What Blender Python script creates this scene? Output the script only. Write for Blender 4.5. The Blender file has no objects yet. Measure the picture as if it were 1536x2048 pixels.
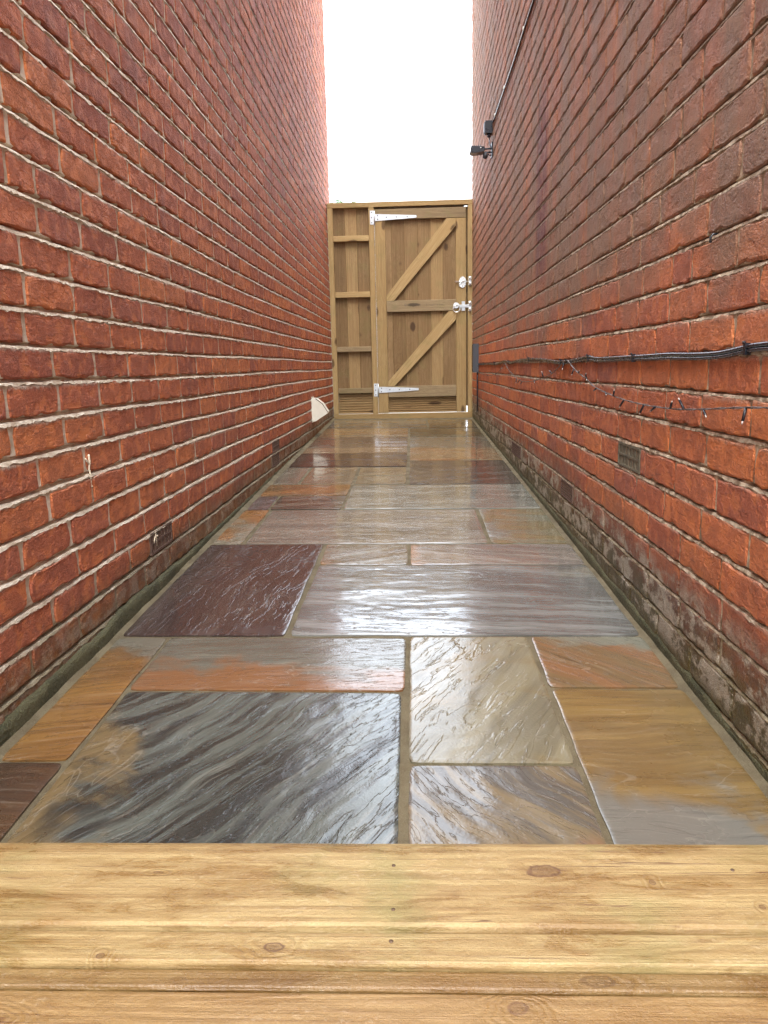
import bpy, math, random
import numpy as np
from mathutils import Vector, Matrix

SC = bpy.context.scene
R = math.radians
# ------------------------------------------------------------------ camera, world, sun, exposure
cam_d = bpy.data.cameras.new("camera")
cam = bpy.data.objects.new("camera", cam_d)
SC.collection.objects.link(cam)
SC.camera = cam
cam_d.sensor_fit = 'VERTICAL'
cam_d.sensor_height = 24.0
cam_d.lens = 18.01
cam_d.clip_start = 0.02
cam_d.clip_end = 2000
cr = Vector((0.99912629, 0.03577147, -0.02161154))
cu = -Vector((-0.01457047, -0.18652269, -0.9823426))
cf = Vector((-0.03917089, 0.98179921, -0.18583851))
m = Matrix.Identity(4)
for i in range(3):
    m[i][0] = cr[i]; m[i][1] = cu[i]; m[i][2] = -cf[i]
cam.matrix_world = m

SUN_EL, SUN_AZ = 58.0, 184.0          # azimuth measured from +Y towards +X
world = bpy.data.worlds.new("World")
SC.world = world
world.use_nodes = True
wn = world.node_tree
wn.nodes.clear()
w_out = wn.nodes.new("ShaderNodeOutputWorld")
w_bg = wn.nodes.new("ShaderNodeBackground")
w_sky = wn.nodes.new("ShaderNodeTexSky")
w_sky.sky_type = 'NISHITA'
w_sky.sun_disc = False
w_sky.sun_elevation = R(SUN_EL)
w_sky.sun_rotation = R(SUN_AZ)
w_sky.dust_density = 4.0
w_sky.air_density = 1.0
w_sky.ozone_density = 1.0
w_mix = wn.nodes.new("ShaderNodeMix"); w_mix.data_type = 'RGBA'
w_mix.inputs[0].default_value = 0.72           # overcast: mostly an even white cloud deck
w_mix.inputs[7].default_value = (9.3, 10.0, 11.0, 1)
wn.links.new(w_sky.outputs[0], w_mix.inputs[6])
wn.links.new(w_mix.outputs[2], w_bg.inputs[0])
w_bg.inputs[1].default_value = 0.15
wn.links.new(w_bg.outputs[0], w_out.inputs[0])

sun_d = bpy.data.lights.new("sun", 'SUN')
sun_d.energy = 1.5
sun_d.angle = R(35)
sun_d.color = (1.0, 0.96, 0.9)
sun = bpy.data.objects.new("sun", sun_d)
SC.collection.objects.link(sun)
sd = Vector((math.sin(R(SUN_AZ)) * math.cos(R(SUN_EL)), math.cos(R(SUN_AZ)) * math.cos(R(SUN_EL)), math.sin(R(SUN_EL))))
sun.rotation_euler = sd.to_track_quat('Z', 'Y').to_euler()

SC.view_settings.view_transform = 'Standard'
SC.view_settings.look = 'None'
SC.view_settings.gamma = 1.0
SC.view_settings.use_curve_mapping = False
SC.view_settings.exposure = 2.02
SC.render.engine = 'CYCLES'
SC.cycles.max_bounces = 10
SC.cycles.diffuse_bounces = 6
SC.cycles.use_denoising = True
SC.cycles.denoising_prefilter = 'NONE'
SC.cycles.sample_clamp_indirect = 6.0

# ------------------------------------------------------------------ constants of the place
LX, RX = -0.765, 0.57                # wall faces
LZ0, RZ0, PITCH = -0.0163, 0.0089, 0.0735   # centre of one bed joint on each wall, course height
LEN = 0.2225
WALL_TOP = 4.0
Y_NEAR, LY_FAR, RY_FAR = -1.2, 7.75, 7.46
def floor_z(x, y): return -0.708 + 0.03 * y - 0.01 * x
rng = random.Random(5)

# ------------------------------------------------------------------ object helpers
def link(o, parent=None):
    SC.collection.objects.link(o)
    if parent is not None:
        o.parent = parent
    return o
def tag(o, label=None, cat=None, group=None, kind=None):
    if label: o["label"] = label
    if cat: o["category"] = cat
    if group: o["group"] = group
    if kind: o["kind"] = kind
    return o
def empty(name, loc=(0, 0, 0)):
    o = bpy.data.objects.new(name, None)
    o.location = loc
    o.empty_display_size = 0.1
    return link(o)
class MB:
    def __init__(s): s.v = []; s.f = []; s.sm = []
    def add(s, vs, fs, smooth=False):
        b = len(s.v)
        s.v += [tuple(p) for p in vs]
        s.f += [tuple(i + b for i in f) for f in fs]
        s.sm += [smooth] * len(fs)
        return s
    def box(s, a, b, ch=0.0):
        x0, y0, z0 = a; x1, y1, z1 = b
        if ch <= 0:
            vs = [(x, y, z) for x in (x0, x1) for y in (y0, y1) for z in (z0, z1)]
            return s.add(vs, [(0, 1, 3, 2), (4, 6, 7, 5), (0, 4, 5, 1), (2, 3, 7, 6), (0, 2, 6, 4), (1, 5, 7, 3)])
        # chamfered along x: octagonal section, ends inset
        def ring(x, i):
            return [(x, y0 + ch + i, z0 + i), (x, y1 - ch - i, z0 + i), (x, y1 - i, z0 + ch + i), (x, y1 - i, z1 - ch - i),
                    (x, y1 - ch - i, z1 - i), (x, y0 + ch + i, z1 - i), (x, y0 + i, z1 - ch - i), (x, y0 + i, z0 + ch + i)]
        c = ch * 0.5
        vs = ring(x0, c) + ring(x0 + c, 0) + ring(x1 - c, 0) + ring(x1, c)
        fs = [tuple(range(7, -1, -1)), tuple(range(24, 32))]
        for r in range(3):
            for i in range(8):
                j = (i + 1) % 8
                fs.append((r * 8 + i, r * 8 + j, r * 8 + 8 + j, r * 8 + 8 + i))
        return s.add(vs, fs)
    def tube(s, pts, r, n=6, smooth=True):
        pts = [Vector(p) for p in pts]
        vs = []; fs = []
        t = (pts[1] - pts[0]).normalized()
        up = Vector((0, 0, 1)) if abs(t.z) < 0.9 else Vector((1, 0, 0))
        for i, p in enumerate(pts):
            if 0 < i < len(pts) - 1: t = (pts[i + 1] - pts[i - 1]).normalized()
            elif i: t = (pts[-1] - pts[-2]).normalized()
            a = t.cross(up)
            if a.length < 1e-4: a = t.cross(Vector((0, 1, 0.01)))
            a.normalize(); b = a.cross(t); up = b
            rr = r[i] if isinstance(r, (list, tuple)) else r
            for k in range(n):
                q = 2 * math.pi * k / n
                vs.append(p + a * (math.cos(q) * rr) + b * (math.sin(q) * rr))
        for i in range(len(pts) - 1):
            for k in range(n):
                fs.append((i * n + k, i * n + (k + 1) % n, i * n + n + (k + 1) % n, i * n + n + k))
        fs.append(tuple(range(n - 1, -1, -1))); fs.append(tuple(range(len(pts) * n - n, len(pts) * n)))
        return s.add(vs, fs, smooth)
    def prism(s, poly, d0, d1, axis='y'):
        n = len(poly)
        if axis == 'y': vs = [(x, d0, z) for x, z in poly] + [(x, d1, z) for x, z in poly]
        else: vs = [(d0, x, z) for x, z in poly] + [(d1, x, z) for x, z in poly]
        fs = [tuple(range(n)), tuple(range(2 * n - 1, n - 1, -1))] + [(i, i + n, (i + 1) % n + n, (i + 1) % n) for i in range(n)]
        return s.add(vs, fs)
    def torus(s, c, Rr, r, ax='y', n=18, k=6, a0=0, a1=2 * math.pi):
        pts = []
        for i in range(n + 1):
            q = a0 + (a1 - a0) * i / n
            pts.append((c[0] + Rr * math.cos(q), c[1], c[2] + Rr * math.sin(q)) if ax == 'y' else (c[0], c[1] + Rr * math.cos(q), c[2] + Rr * math.sin(q)))
        return s.tube(pts, r, k)
    def mesh(s, name, mat):
        me = bpy.data.meshes.new(name)
        me.from_pydata(s.v, [], s.f)
        me.polygons.foreach_set("use_smooth", s.sm)
        if mat: me.materials.append(mat)
        me.update()
        return me
    def obj(s, name, mat, parent=None, loc=None):
        o = bpy.data.objects.new(name, s.mesh(name, mat))
        if loc is not None: o.location = loc
        return link(o, parent)

# ------------------------------------------------------------------ material helpers
class G:
    def __init__(s, name):
        s.m = bpy.data.materials.new(name); s.m.use_nodes = True
        s.t = s.m.node_tree; s.t.nodes.clear()
        s.out = s.t.nodes.new("ShaderNodeOutputMaterial")
        s.b = s.t.nodes.new("ShaderNodeBsdfPrincipled")
        s.t.links.new(s.b.outputs[0], s.out.inputs[0])
    def put(s, sock, v):
        if isinstance(v, bpy.types.NodeSocket): s.t.links.new(v, sock)
        elif isinstance(v, (tuple, list)) and len(v) == 3 and sock.type == 'RGBA': sock.default_value = (*v, 1)
        else: sock.default_value = v
    def set(s, **k):
        for a, v in k.items(): s.put(s.b.inputs[a.replace('_', ' ')], v)
        return s.m
    def math(s, op, a, b=0.0, c=0.0, clamp=False):
        n = s.t.nodes.new("ShaderNodeMath"); n.operation = op; n.use_clamp = clamp
        s.put(n.inputs[0], a); s.put(n.inputs[1], b); s.put(n.inputs[2], c)
        return n.outputs[0]
    def mul(s, a, b): return s.math('MULTIPLY', a, b)
    def add(s, a, b): return s.math('ADD', a, b)
    def vm(s, op, a, b=(0, 0, 0)):
        n = s.t.nodes.new("ShaderNodeVectorMath"); n.operation = op
        s.put(n.inputs[0], a); s.put(n.inputs[1], b)
        return n.outputs[1] if op in ('LENGTH', 'DISTANCE') else n.outputs[0]
    def mix(s, f, a, b, mode='MIX'):
        n = s.t.nodes.new("ShaderNodeMix"); n.data_type = 'RGBA'; n.blend_type = mode
        s.put(n.inputs[0], f); s.put(n.inputs[6], a); s.put(n.inputs[7], b)
        return n.outputs[2]
    def noise(s, v, sc, det=3.0, ro=0.55, di=0.0):
        n = s.t.nodes.new("ShaderNodeTexNoise")
        s.put(n.inputs['Vector'], v); s.put(n.inputs['Scale'], sc); s.put(n.inputs['Detail'], det)
        s.put(n.inputs['Roughness'], ro); s.put(n.inputs['Distortion'], di)
        return n.outputs[0]
    def voro(s, v, sc, feat='F1'):
        n = s.t.nodes.new("ShaderNodeTexVoronoi"); n.feature = feat
        s.put(n.inputs['Vector'], v); s.put(n.inputs['Scale'], sc)
        return n
    def sm(s, v, a, b, lo=0.0, hi=1.0):
        n = s.t.nodes.new("ShaderNodeMapRange"); n.interpolation_type = 'SMOOTHSTEP'
        s.put(n.inputs[0], v); n.inputs[1].default_value = a; n.inputs[2].default_value = b
        n.inputs[3].default_value = lo; n.inputs[4].default_value = hi
        return n.outputs[0]
    def ramp(s, f, stops, interp='LINEAR'):
        n = s.t.nodes.new("ShaderNodeValToRGB"); cr = n.color_ramp; cr.interpolation = interp
        while len(cr.elements) < len(stops): cr.elements.new(0.5)
        for e, (p, c) in zip(cr.elements, stops): e.position = p; e.color = (*c, 1)
        s.put(n.inputs[0], f)
        return n.outputs[0]
    def bump(s, h, st=0.5, d=0.01, nrm=None):
        n = s.t.nodes.new("ShaderNodeBump")
        s.put(n.inputs['Height'], h); s.put(n.inputs['Strength'], st); s.put(n.inputs['Distance'], d)
        if nrm is not None: s.put(n.inputs['Normal'], nrm)
        return n.outputs[0]
    def pos(s): return s.t.nodes.new("ShaderNodeNewGeometry").outputs['Position']
    def objc(s): return s.t.nodes.new("ShaderNodeTexCoord").outputs['Object']
    def orand(s): return s.t.nodes.new("ShaderNodeObjectInfo").outputs['Random']
    def attr(s, name):
        n = s.t.nodes.new("ShaderNodeAttribute"); n.attribute_name = name
        return n.outputs['Fac']
    def xyz(s, v):
        n = s.t.nodes.new("ShaderNodeSeparateXYZ"); s.put(n.inputs[0], v)
        return n.outputs
    def comb(s, x, y, z):
        n = s.t.nodes.new("ShaderNodeCombineXYZ")
        s.put(n.inputs[0], x); s.put(n.inputs[1], y); s.put(n.inputs[2], z)
        return n.outputs[0]
    def rot(s, v, ang):
        n = s.t.nodes.new("ShaderNodeVectorRotate"); n.rotation_type = 'Z_AXIS'
        s.put(n.inputs['Vector'], v); n.inputs['Angle'].default_value = ang
        return n.outputs[0]

def lin(r, g, b, k=1.0):
    f = lambda c: ((c / 255) / 12.92 if c / 255 <= 0.04045 else ((c / 255 + 0.055) / 1.055) ** 2.4) * k
    return (f(r), f(g), f(b))

def height_above_floor(g, y, z):
    return g.math('SUBTRACT', z, g.math('MULTIPLY_ADD', y, 0.03, -0.708))

def brick_mat(side):
    left = side < 0
    g = G("red_brick_left_wall" if left else "red_brick_right_wall")
    P = g.pos(); x, y, z = g.xyz(P)
    rnd = g.math('FRACT', g.add(g.attr("rnd"), g.orand()))
    if left:
        base = g.ramp(rnd, [(0.0, (.42, .112, .055)), (.12, (.48, .130, .055)), (.45, (.56, .155, .058)), (.72, (.64, .200, .064)), (.88, (.52, .145, .066)), (1.0, (.44, .130, .072))])
    else:
        base = g.ramp(rnd, [(0.0, (.45, .122, .058)), (.12, (.53, .145, .060)), (.45, (.61, .172, .063)), (.72, (.70, .220, .070)), (.88, (.56, .160, .072)), (1.0, (.38, .120, .075))])
    # every brick has its own offset in the grain
    off = g.comb(0.0, g.mul(rnd, 17.0), g.mul(rnd, 9.0))
    Q = g.vm('ADD', P, off)
    mott = g.noise(Q, 26, 4, .6)
    drag = g.noise(g.vm('MULTIPLY', Q, (30, 22, 150)), 1.0, 4, .62, .6)
    fine = g.noise(Q, 420, 2, .6)
    pit = g.voro(Q, 120).outputs['Distance']
    c = g.mix(g.sm(mott, .38, .70, 0, .55), base, g.mix(.5, base, (.24, .065, .034)))
    c = g.mix(g.sm(mott, .52, .30, 0, .5), c, (.66, .22, .06))
    c = g.mix(g.sm(drag, .54, .76, 0, .55), c, (.12, .04, .026))
    c = g.mix(g.sm(fine, .62, .85, 0, .35), c, (.52, .30, .2))
    blot = g.noise(g.vm('MULTIPLY', P, (1, 5, 2.2)), 1.0, 3, .6)
    c = g.mix(g.sm(blot, .52, .72, 0, .38 if left else .25), c, (.17, .065, .06))
    # lime dust and scratches
    lime = g.noise(g.vm('MULTIPLY', Q, (40, 75, 120)), 1.0, 5, .8, 2.2)
    c = g.mix(g.mul(g.sm(lime, .60, .70), g.sm(g.noise(P, 6, 3), .46, .62, 0, .6 if left else .3)), c, (.52, .40, .33))
    # lime run over the edge under each bed joint
    zf = g.math('FRACT', g.math('DIVIDE', g.math('SUBTRACT', z, LZ0 if left else RZ0), PITCH))
    ed = g.sm(g.add(zf, g.mul(g.math('SUBTRACT', g.noise(g.vm('MULTIPLY', P, (60, 90, 25)), 1.0, 3, .7), .5), .22)), .80, .93)
    gate_ = g.sm(g.noise(P, 2.3, 3, .6), .36, .60)
    c = g.mix(g.mul(g.mul(ed, gate_), .9 if left else .4), c, (.60, .50, .40))
    if not left:
        film = g.mul(g.sm(g.add(z, g.mul(g.noise(P, 1.6, 4, .65), 1.1)), .55, .90), g.sm(g.noise(g.vm('MULTIPLY', P, (1, 5.5, .9)), 1.0, 4, .6), .34, .6, .5, 1.0))
        c = g.mix(g.mul(film, .85), c, g.mix(g.sm(mott, .35, .65), (.21, .150, .100), (.32, .215, .140)))
        purple = g.mul(g.mul(g.sm(y, 3.35, 3.45), g.sm(y, 3.72, 3.62)), g.mul(g.sm(z, .30, .42), g.sm(z, 1.25, .95)))
        c = g.mix(g.mul(purple, g.sm(mott, .3, .7, .35, .8)), c, (.13, .028, .045))
    else:
        far = g.mul(g.sm(z, .4, 1.6), g.sm(blot, .35, .6, .2, 1))
        c = g.mix(g.mul(far, .4), c, (.34, .125, .105))
    h = height_above_floor(g, y, z)
    wob = g.noise(g.vm('MULTIPLY', P, (1, 3.2, 5)), 1.0, 4, .65)
    damp = g.sm(g.add(h, g.mul(g.math('SUBTRACT', wob, .5), .22 if left else .36)), .20 if left else .33, .05 if left else .10)
    c = g.mix(g.mul(damp, .35 if left else .72), c, g.mix(g.sm(mott, .4, .6), (.055, .032, .018), (.09, .035, .018)))
    moss = g.mul(g.sm(g.add(h, g.mul(g.math('SUBTRACT', g.noise(g.vm('MULTIPLY', P, (1, 7, 9)), 1.0, 4, .7), .5), .20)), .19, .06), 1.0)
    c = g.mix(g.mul(moss, .55 if left else .85), c, g.mix(g.sm(fine, .4, .65), (.035, .036, .008), (.10, .105, .028)))
    pat = g.noise(g.vm('MULTIPLY', P, (1, 11, 16)), 1.0, 6, .72)
    lowband = g.mul(g.sm(h, .02, .05), g.sm(g.add(h, g.mul(mott, .06)), .26 if not left else .17, .17 if not left else .1))
    c = g.mix(g.mul(g.mul(lowband, g.sm(pat, .47, .56)), .9 if not left else .45), c, g.mix(g.sm(fine, .4, .6), (.30, .26, .19), (.52, .46, .36)))
    grit = g.noise(Q, 190, 4, .7)
    hb = g.add(g.add(g.mul(mott, .8), g.mul(drag, .45)), g.add(g.mul(grit, .65), g.mul(g.sm(pit, .0, .30), .30)))
    c = g.mix(g.sm(grit, .57, .75, 0, .32), c, g.mix(.6, c, (.08, .025, .018)))
    c = g.mix(g.sm(grit, .44, .30, 0, .35), c, g.mix(.5, c, (.85, .42, .22)))
    crack = g.noise(Q, 34, 3, .8, 2.6)
    hb = g.add(hb, g.mul(g.mul(g.sm(g.math('ABSOLUTE', g.math('SUBTRACT', crack, .5)), 0, .025), .35), g.sm(mott, .40, .55)))
    g.set(Base_Color=c, Roughness=g.add(g.mul(damp, -.22), g.sm(mott, .3, .7, .62, .82)), Normal=g.bump(hb, 1.0, .0055))
    g.b.inputs['Specular IOR Level'].default_value = .5
    return g.m

def mortar_mat(side):
    left = side < 0
    g = G("lime_mortar_left" if left else "lime_mortar_right")
    P = g.pos(); x, y, z = g.xyz(P)
    n = g.noise(P, 30, 4, .65); f = g.noise(P, 300, 2)
    c = g.mix(g.sm(n, .38, .62), (.80, .73, .60) if left else (.70, .61, .45), (.58, .49, .37) if left else (.22, .16, .10))
    c = g.mix(g.sm(f, .6, .8, 0, .5), c, (.20, .15, .10))
    c = g.mix(g.sm(g.noise(P, 3.0, 5, .7), .46, .66, 0, .3 if left else .6), c, (.26, .18, .12))
    if not left:
        c = g.mix(g.mul(g.sm(z, .22, .7), .75), c, (.20, .13, .085))
    else:
        c = g.mix(g.mul(g.sm(z, .8, 2.0), .45), c, (.28, .19, .15))
    h = height_above_floor(g, y, z)
    moss = g.sm(g.add(h, g.mul(g.math('SUBTRACT', g.noise(g.vm('MULTIPLY', P, (1, 9, 14)), 1.0, 5, .7), .5), .25)), .22, .08)
    c = g.mix(g.mul(moss, .7), c, g.mix(g.sm(f, .4, .6), (.06, .055, .02), (.2, .18, .09)))
    hb = g.add(n, g.mul(f, .5))
    return g.set(Base_Color=c, Roughness=.85, Normal=g.bump(hb, .9, .004))

def simple(name, col, rough=.5, metal=0.0, bscale=0, bst=.3, var=0.0):
    g = G(name)
    P = g.objc()
    c = col
    n = g.noise(P, bscale or 40, 3)
    if var: c = g.mix(g.sm(n, .3, .7, 0, var), col, tuple(v * .45 for v in col))
    k = dict(Base_Color=c, Roughness=g.sm(n, .3, .7, rough * .8, min(1, rough * 1.2)), Metallic=metal)
    if bscale: k['Normal'] = g.bump(n, bst, .002)
    return g.set(**k)

def wood_mat(name, pale, mid, dark, ring_f=34.0, rough=.6, wet=0.0, green=0.0, knots=None, knot_n=1.0, gloss=.3):
    """local X runs along the grain; knots = explicit (x, y, size) spots, else scattered by the grain itself"""
    g = G(name)
    O = g.objc(); r = g.orand()
    V = g.vm('ADD', O, g.comb(g.mul(r, 23.0), g.mul(r, 7.3), g.mul(r, 3.1))) if knots is None else O
    S = g.vm('MULTIPLY', V, (1.0, 9.0, 9.0))
    big = g.noise(S, .9, 3, .5, .4)
    kn = None
    if knots is None:
        kv = g.voro(g.vm('MULTIPLY', V, (2.4 * knot_n, 9.0, 9.0)), 1.0)
        kd = kv.outputs['Distance']
        ksel = g.sm(g.xyz(kv.outputs['Color'])[0], .40, .45)
        kn = g.mul(g.sm(g.add(kd, g.mul(g.noise(V, 60, 3), .08)), .24 if knot_n < 2 else .32, .14 if knot_n < 2 else .20), ksel)
        halo = g.mul(g.sm(kd, .62, .12), ksel)
    else:
        halo = None
        for (kx, ky, ks, asp) in knots:
            d = g.vm('LENGTH', g.vm('MULTIPLY', g.vm('SUBTRACT', O, (kx, ky, 0)), (asp, 1.0, 0.0)))
            d = g.add(d, g.mul(g.math('SUBTRACT', g.noise(O, 90, 3), .5), ks * .9))
            a = g.math('MAXIMUM', g.mul(g.sm(d, ks, ks * .8), g.sm(d, ks * .45, ks * .75)), g.sm(d, ks, ks * .3, 0, .55)); hh = g.sm(d, ks * 3.6, ks * .7)
            kn = a if kn is None else g.math('MAXIMUM', kn, a)
            halo = hh if halo is None else g.math('MAXIMUM', halo, hh)
    rings = g.math('SINE', g.mul(g.add(big, g.mul(halo, .10)), ring_f * 5.0))
    fib = g.noise(g.vm('MULTIPLY', V, (5.0, 420.0, 420.0)), 1.0, 3, .7)
    fib2 = g.noise(g.vm('MULTIPLY', V, (1.2, 110.0, 110.0)), 1.0, 4, .65)
    blot = g.noise(g.vm('MULTIPLY', V, (3.0, 8.0, 8.0)), 1.0, 4, .6)
    c = g.mix(g.sm(rings, -.4, 1.0, 0, .42), pale, mid)
    c = g.mix(g.sm(fib2, .42, .64, 0, .7), c, mid)
    c = g.mix(g.sm(fib, .5, .76, 0, .42), c, dark)
    sp_ = g.noise(g.vm('MULTIPLY', V, (160, 260, 260)), 1.0, 4, .75)
    c = g.mix(g.mul(g.sm(sp_, .52, .72), g.sm(blot, .56, .42, 0, .7)), c, g.mix(.35, c, (.75, .66, .50)))
    c = g.mix(g.mul(g.math('FRACT', g.mul(r, 7.77)), .38 if knots is not None else .8), c, g.mix(1.0, c, (.62, .58, .52), 'MULTIPLY'))
    c = g.mix(g.sm(blot, .48, .72, 0, .5), c, mid)
    if green: c = g.mix(g.sm(g.noise(V, 7, 4, .6), .5, .7, 0, green), c, (.16, .17, .055))
    c = g.mix(g.mul(halo, .45), c, mid)
    c = g.mix(g.mul(kn, .85), c, dark)
    rg = rough
    if wet:
        w = g.sm(g.noise(g.vm('MULTIPLY', V, (10.0, 34.0, 34.0)), 1.0, 5, .65, .4), .46, .66)
        c = g.mix(g.mul(w, wet), c, g.mix(1.0, c, (.62, .50, .34), 'MULTIPLY'))
        rg = g.sm(w, 0, 1, rough, rough * .5)
    if knots is not None:
        ck = g.math('ABSOLUTE', g.math('SUBTRACT', g.noise(g.vm('MULTIPLY', V, (1.3, 38.0, 38.0)), 1.0, 4, .55), .5))
        c = g.mix(g.mul(g.sm(ck, .008, .001, 0, .9), g.sm(g.noise(g.vm('MULTIPLY', V, (2.2, 12.0, 12.0)), 1.0, 2), .50, .60)), c, dark)
        c = g.mix(g.sm(g.noise(g.vm('MULTIPLY', V, (4.0, 16.0, 16.0)), 1.0, 5, .7), .52, .66, 0, .38), c, (.22, .125, .042))
    hb = g.add(g.mul(fib, .5), g.add(g.mul(rings, .12), g.mul(fib2, .5)))
    g.set(Base_Color=c, Roughness=rg, Normal=g.bump(g.add(hb, g.mul(sp_, .8)), .8, .0022))
    g.b.inputs['Specular IOR Level'].default_value = gloss
    return g.m

def slab_mat(i, c1, c2, c3, ang, sc=1.0, patch=0.5, grad=None, rough=.26, vein=.3, fq=1.0, amp=4.0):
    """wet riven sandstone: two banded tones along one direction and a third in soft patches"""
    g = G("wet_sandstone_%s" % ("abcdefghijklmnopqrstuvwxyz"[i % 26] + "abcdef"[i // 26]))
    P = g.vm('ADD', g.pos(), (i * 3.71, i * 1.93, i * .77))
    Q = g.rot(P, -ang)
    wv = g.vm('ADD', Q, g.vm('MULTIPLY', g.comb(g.noise(P, 3.2, 2), g.noise(P, 2.7, 2), 0.0), (.09 * sc, .09 * sc, 0)))
    band = g.noise(g.vm('MULTIPLY', wv, (1.6 * sc, 16.0 * sc, 1)), 1.0, 6, .66)
    thin = g.noise(g.vm('MULTIPLY', wv, (5.0, 90.0, 1)), 1.0, 4, .62)
    c = g.mix(g.sm(band, .40, .58), c1, c2)
    pn = g.noise(P, 3.1, 5, .6, .7)
    if grad:        # (centre x, centre y, dx, dy): the third tone gathers towards (dx, dy)
        d = g.vm('MULTIPLY', g.vm('SUBTRACT', g.pos(), (grad[0], grad[1], 0)), (grad[2], grad[3], 0))
        dd = g.xyz(d); pn = g.add(g.mul(pn, .8), g.add(.1, g.add(dd[0], dd[1])))
    c = g.mix(g.sm(pn, 1 - patch - .06, 1 - patch + .06), c, c3)
    c = g.mix(g.sm(thin, .52, .75, 0, .55), c, g.mix(.6, c, (.02, .017, .014)))
    c = g.mix(g.sm(thin, .46, .28, 0, .30), c, g.mix(.5, c, (.40, .36, .29)))
    vn = g.math('ABSOLUTE', g.math('SUBTRACT', g.noise(g.vm('MULTIPLY', wv, (2.2, 6.0, 1)), 1.0, 4, .6, .8), .5))
    c = g.mix(g.mul(g.mul(g.sm(vn, .007, .001), g.sm(pn, .45, .6)), vein * .8), c, (.40, .37, .30))
    sp = g.noise(P, 260, 2, .6)
    c = g.mix(g.sm(sp, .55, .8, 0, .35 if i < 9 else .12), c, g.mix(.5, c, (.3, .28, .23)))
    # riven surface: flat plateaus that end in sharp little steps, running with the bedding
    tn = g.mul(g.noise(g.vm('MULTIPLY', wv, (2.6 * fq, 13.0 * fq, 3)), 1.0, 6, .58, .15), 11.0)
    tf = g.math('FRACT', tn)
    ter = g.add(g.math('SUBTRACT', tn, tf), g.sm(tf, .84, 1.0))
    grit = g.noise(P, 210, 3, .65)
    c = g.mix(g.sm(tf, .88, .99, 0, .18), c, g.mix(.7, c, (.03, .026, .02)))
    glint = g.sm(g.noise(g.vm('MULTIPLY', wv, (9.0, 95.0, 3)), 1.0, 3, .6, .3), .60, .68)
    gk = 1.0 if i < 9 else .25
    hb = g.add(g.add(g.mul(ter, .42), g.mul(glint, .36)), g.add(g.mul(grit, .22 * gk), g.mul(sp, .08 * gk)))
    rg = g.sm(g.noise(P, 6.0, 4, .65), .35, .65, rough * .55, rough * 1.2)
    nb = g.bump(hb, 1.0, .00045 * amp)
    g.set(Base_Color=c, Roughness=rg, Normal=nb)
    g.b.inputs['IOR'].default_value = 1.5
    g.b.inputs['Coat Weight'].default_value = .8 if i < 9 else 1.0
    g.put(g.b.inputs['Coat Roughness'], g.sm(pn, .3, .7, .05, .12))
    g.b.inputs['Coat IOR'].default_value = 1.33
    g.put(g.b.inputs['Coat Normal'], g.bump(hb, .8, .00035 * amp))
    return g.m

M = {}
M['brickL'] = brick_mat(-1); M['brickR'] = brick_mat(1)
M['mortarL'] = mortar_mat(-1); M['mortarR'] = mortar_mat(1)
def joint_mat():
    g = G("paving_joint_mortar")
    P = g.pos(); n = g.noise(P, 14, 4, .6); f = g.noise(P, 320, 3, .7)
    c = g.mix(g.sm(n, .35, .65), (.155, .128, .075), (.105, .084, .048))
    c = g.mix(g.sm(f, .45, .75, 0, .5), c, (.21, .185, .125))
    g.set(Base_Color=c, Roughness=g.sm(n, .3, .7, .6, .8), Normal=g.bump(g.add(g.mul(n, .5), f), .9, .0035))
    g.b.inputs['Specular IOR Level'].default_value = .25
    return g.m
M['joint'] = joint_mat()
def plinth_mat():
    g = G("mossy_render")
    P = g.pos(); n = g.noise(P, 9, 5, .65); f = g.noise(P, 160, 3, .7)
    c = g.mix(g.sm(n, .36, .62), (.040, .040, .013), (.085, .080, .034))
    c = g.mix(g.sm(f, .5, .72, 0, .5), c, (.19, .18, .08))
    g.set(Base_Color=c, Roughness=.7, Normal=g.bump(g.add(n, g.mul(f, .8)), 1.0, .012))
    return g.m
M['plinth'] = plinth_mat()
M['frame_wood'] = wood_mat("treated_timber_frame", (.46, .335, .155), (.34, .225, .095), (.085, .045, .018), 26, .62, green=.22, knot_n=1.5)
M['board_wood'] = wood_mat("treated_timber_board", (.30, .198, .095), (.19, .118, .052), (.05, .025, .011), 30, .65, green=.2, knot_n=2.2)
M['board_pale'] = wood_mat("treated_timber_board_pale", (.42, .30, .145), (.31, .20, .09), (.07, .036, .018), 30, .65, green=.2)
M['rail_grey'] = wood_mat("weathered_grey_rail", (.31, .235, .130), (.22, .16, .088), (.055, .038, .022), 24, .6, green=.3)
K = lambda *a: list(a)
M['sleeper_a'] = wood_mat("wet_pale_timber_front", (.385, .285, .128), (.265, .17, .064), (.12, .06, .03), 19, .45, wet=.8, green=.5,
    knots=[(.12, .667, .010, .55), (.218, .651, .0045, 1.3), (.305, .618, .0035, 1.2), (-.255, .663, .0018, .3), (-.62, .65, .007, .7)], gloss=.45)
M['sleeper_b'] = wood_mat("wet_pale_timber_middle", (.395, .298, .136), (.27, .176, .067), (.11, .055, .028), 30, .42, wet=.8, green=.4,
    knots=[(-.125, .568, .0055, .55), (-.269, .556, .0035, .9), (.46, .57, .006, .7)], gloss=.45)
M['sleeper_c'] = wood_mat("wet_brown_timber_batten", (.25, .165, .065), (.18, .105, .032), (.11, .06, .02), 30, .30, wet=.75,
    knots=[(.142, .542, .007, .5), (-.44, .54, .006, .7)], gloss=.55)
M['sleeper_d'] = wood_mat("wet_brown_timber_near", (.31, .20, .082), (.21, .125, .042), (.13, .065, .028), 40, .36, wet=.5,
    knots=[(.075, .517, .0075, .8), (-.34, .5, .009, .7)], gloss=.5)
M['galv'] = simple("galvanised_steel", (.62, .66, .68), .38, .75, 60, .2, .2)
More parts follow.
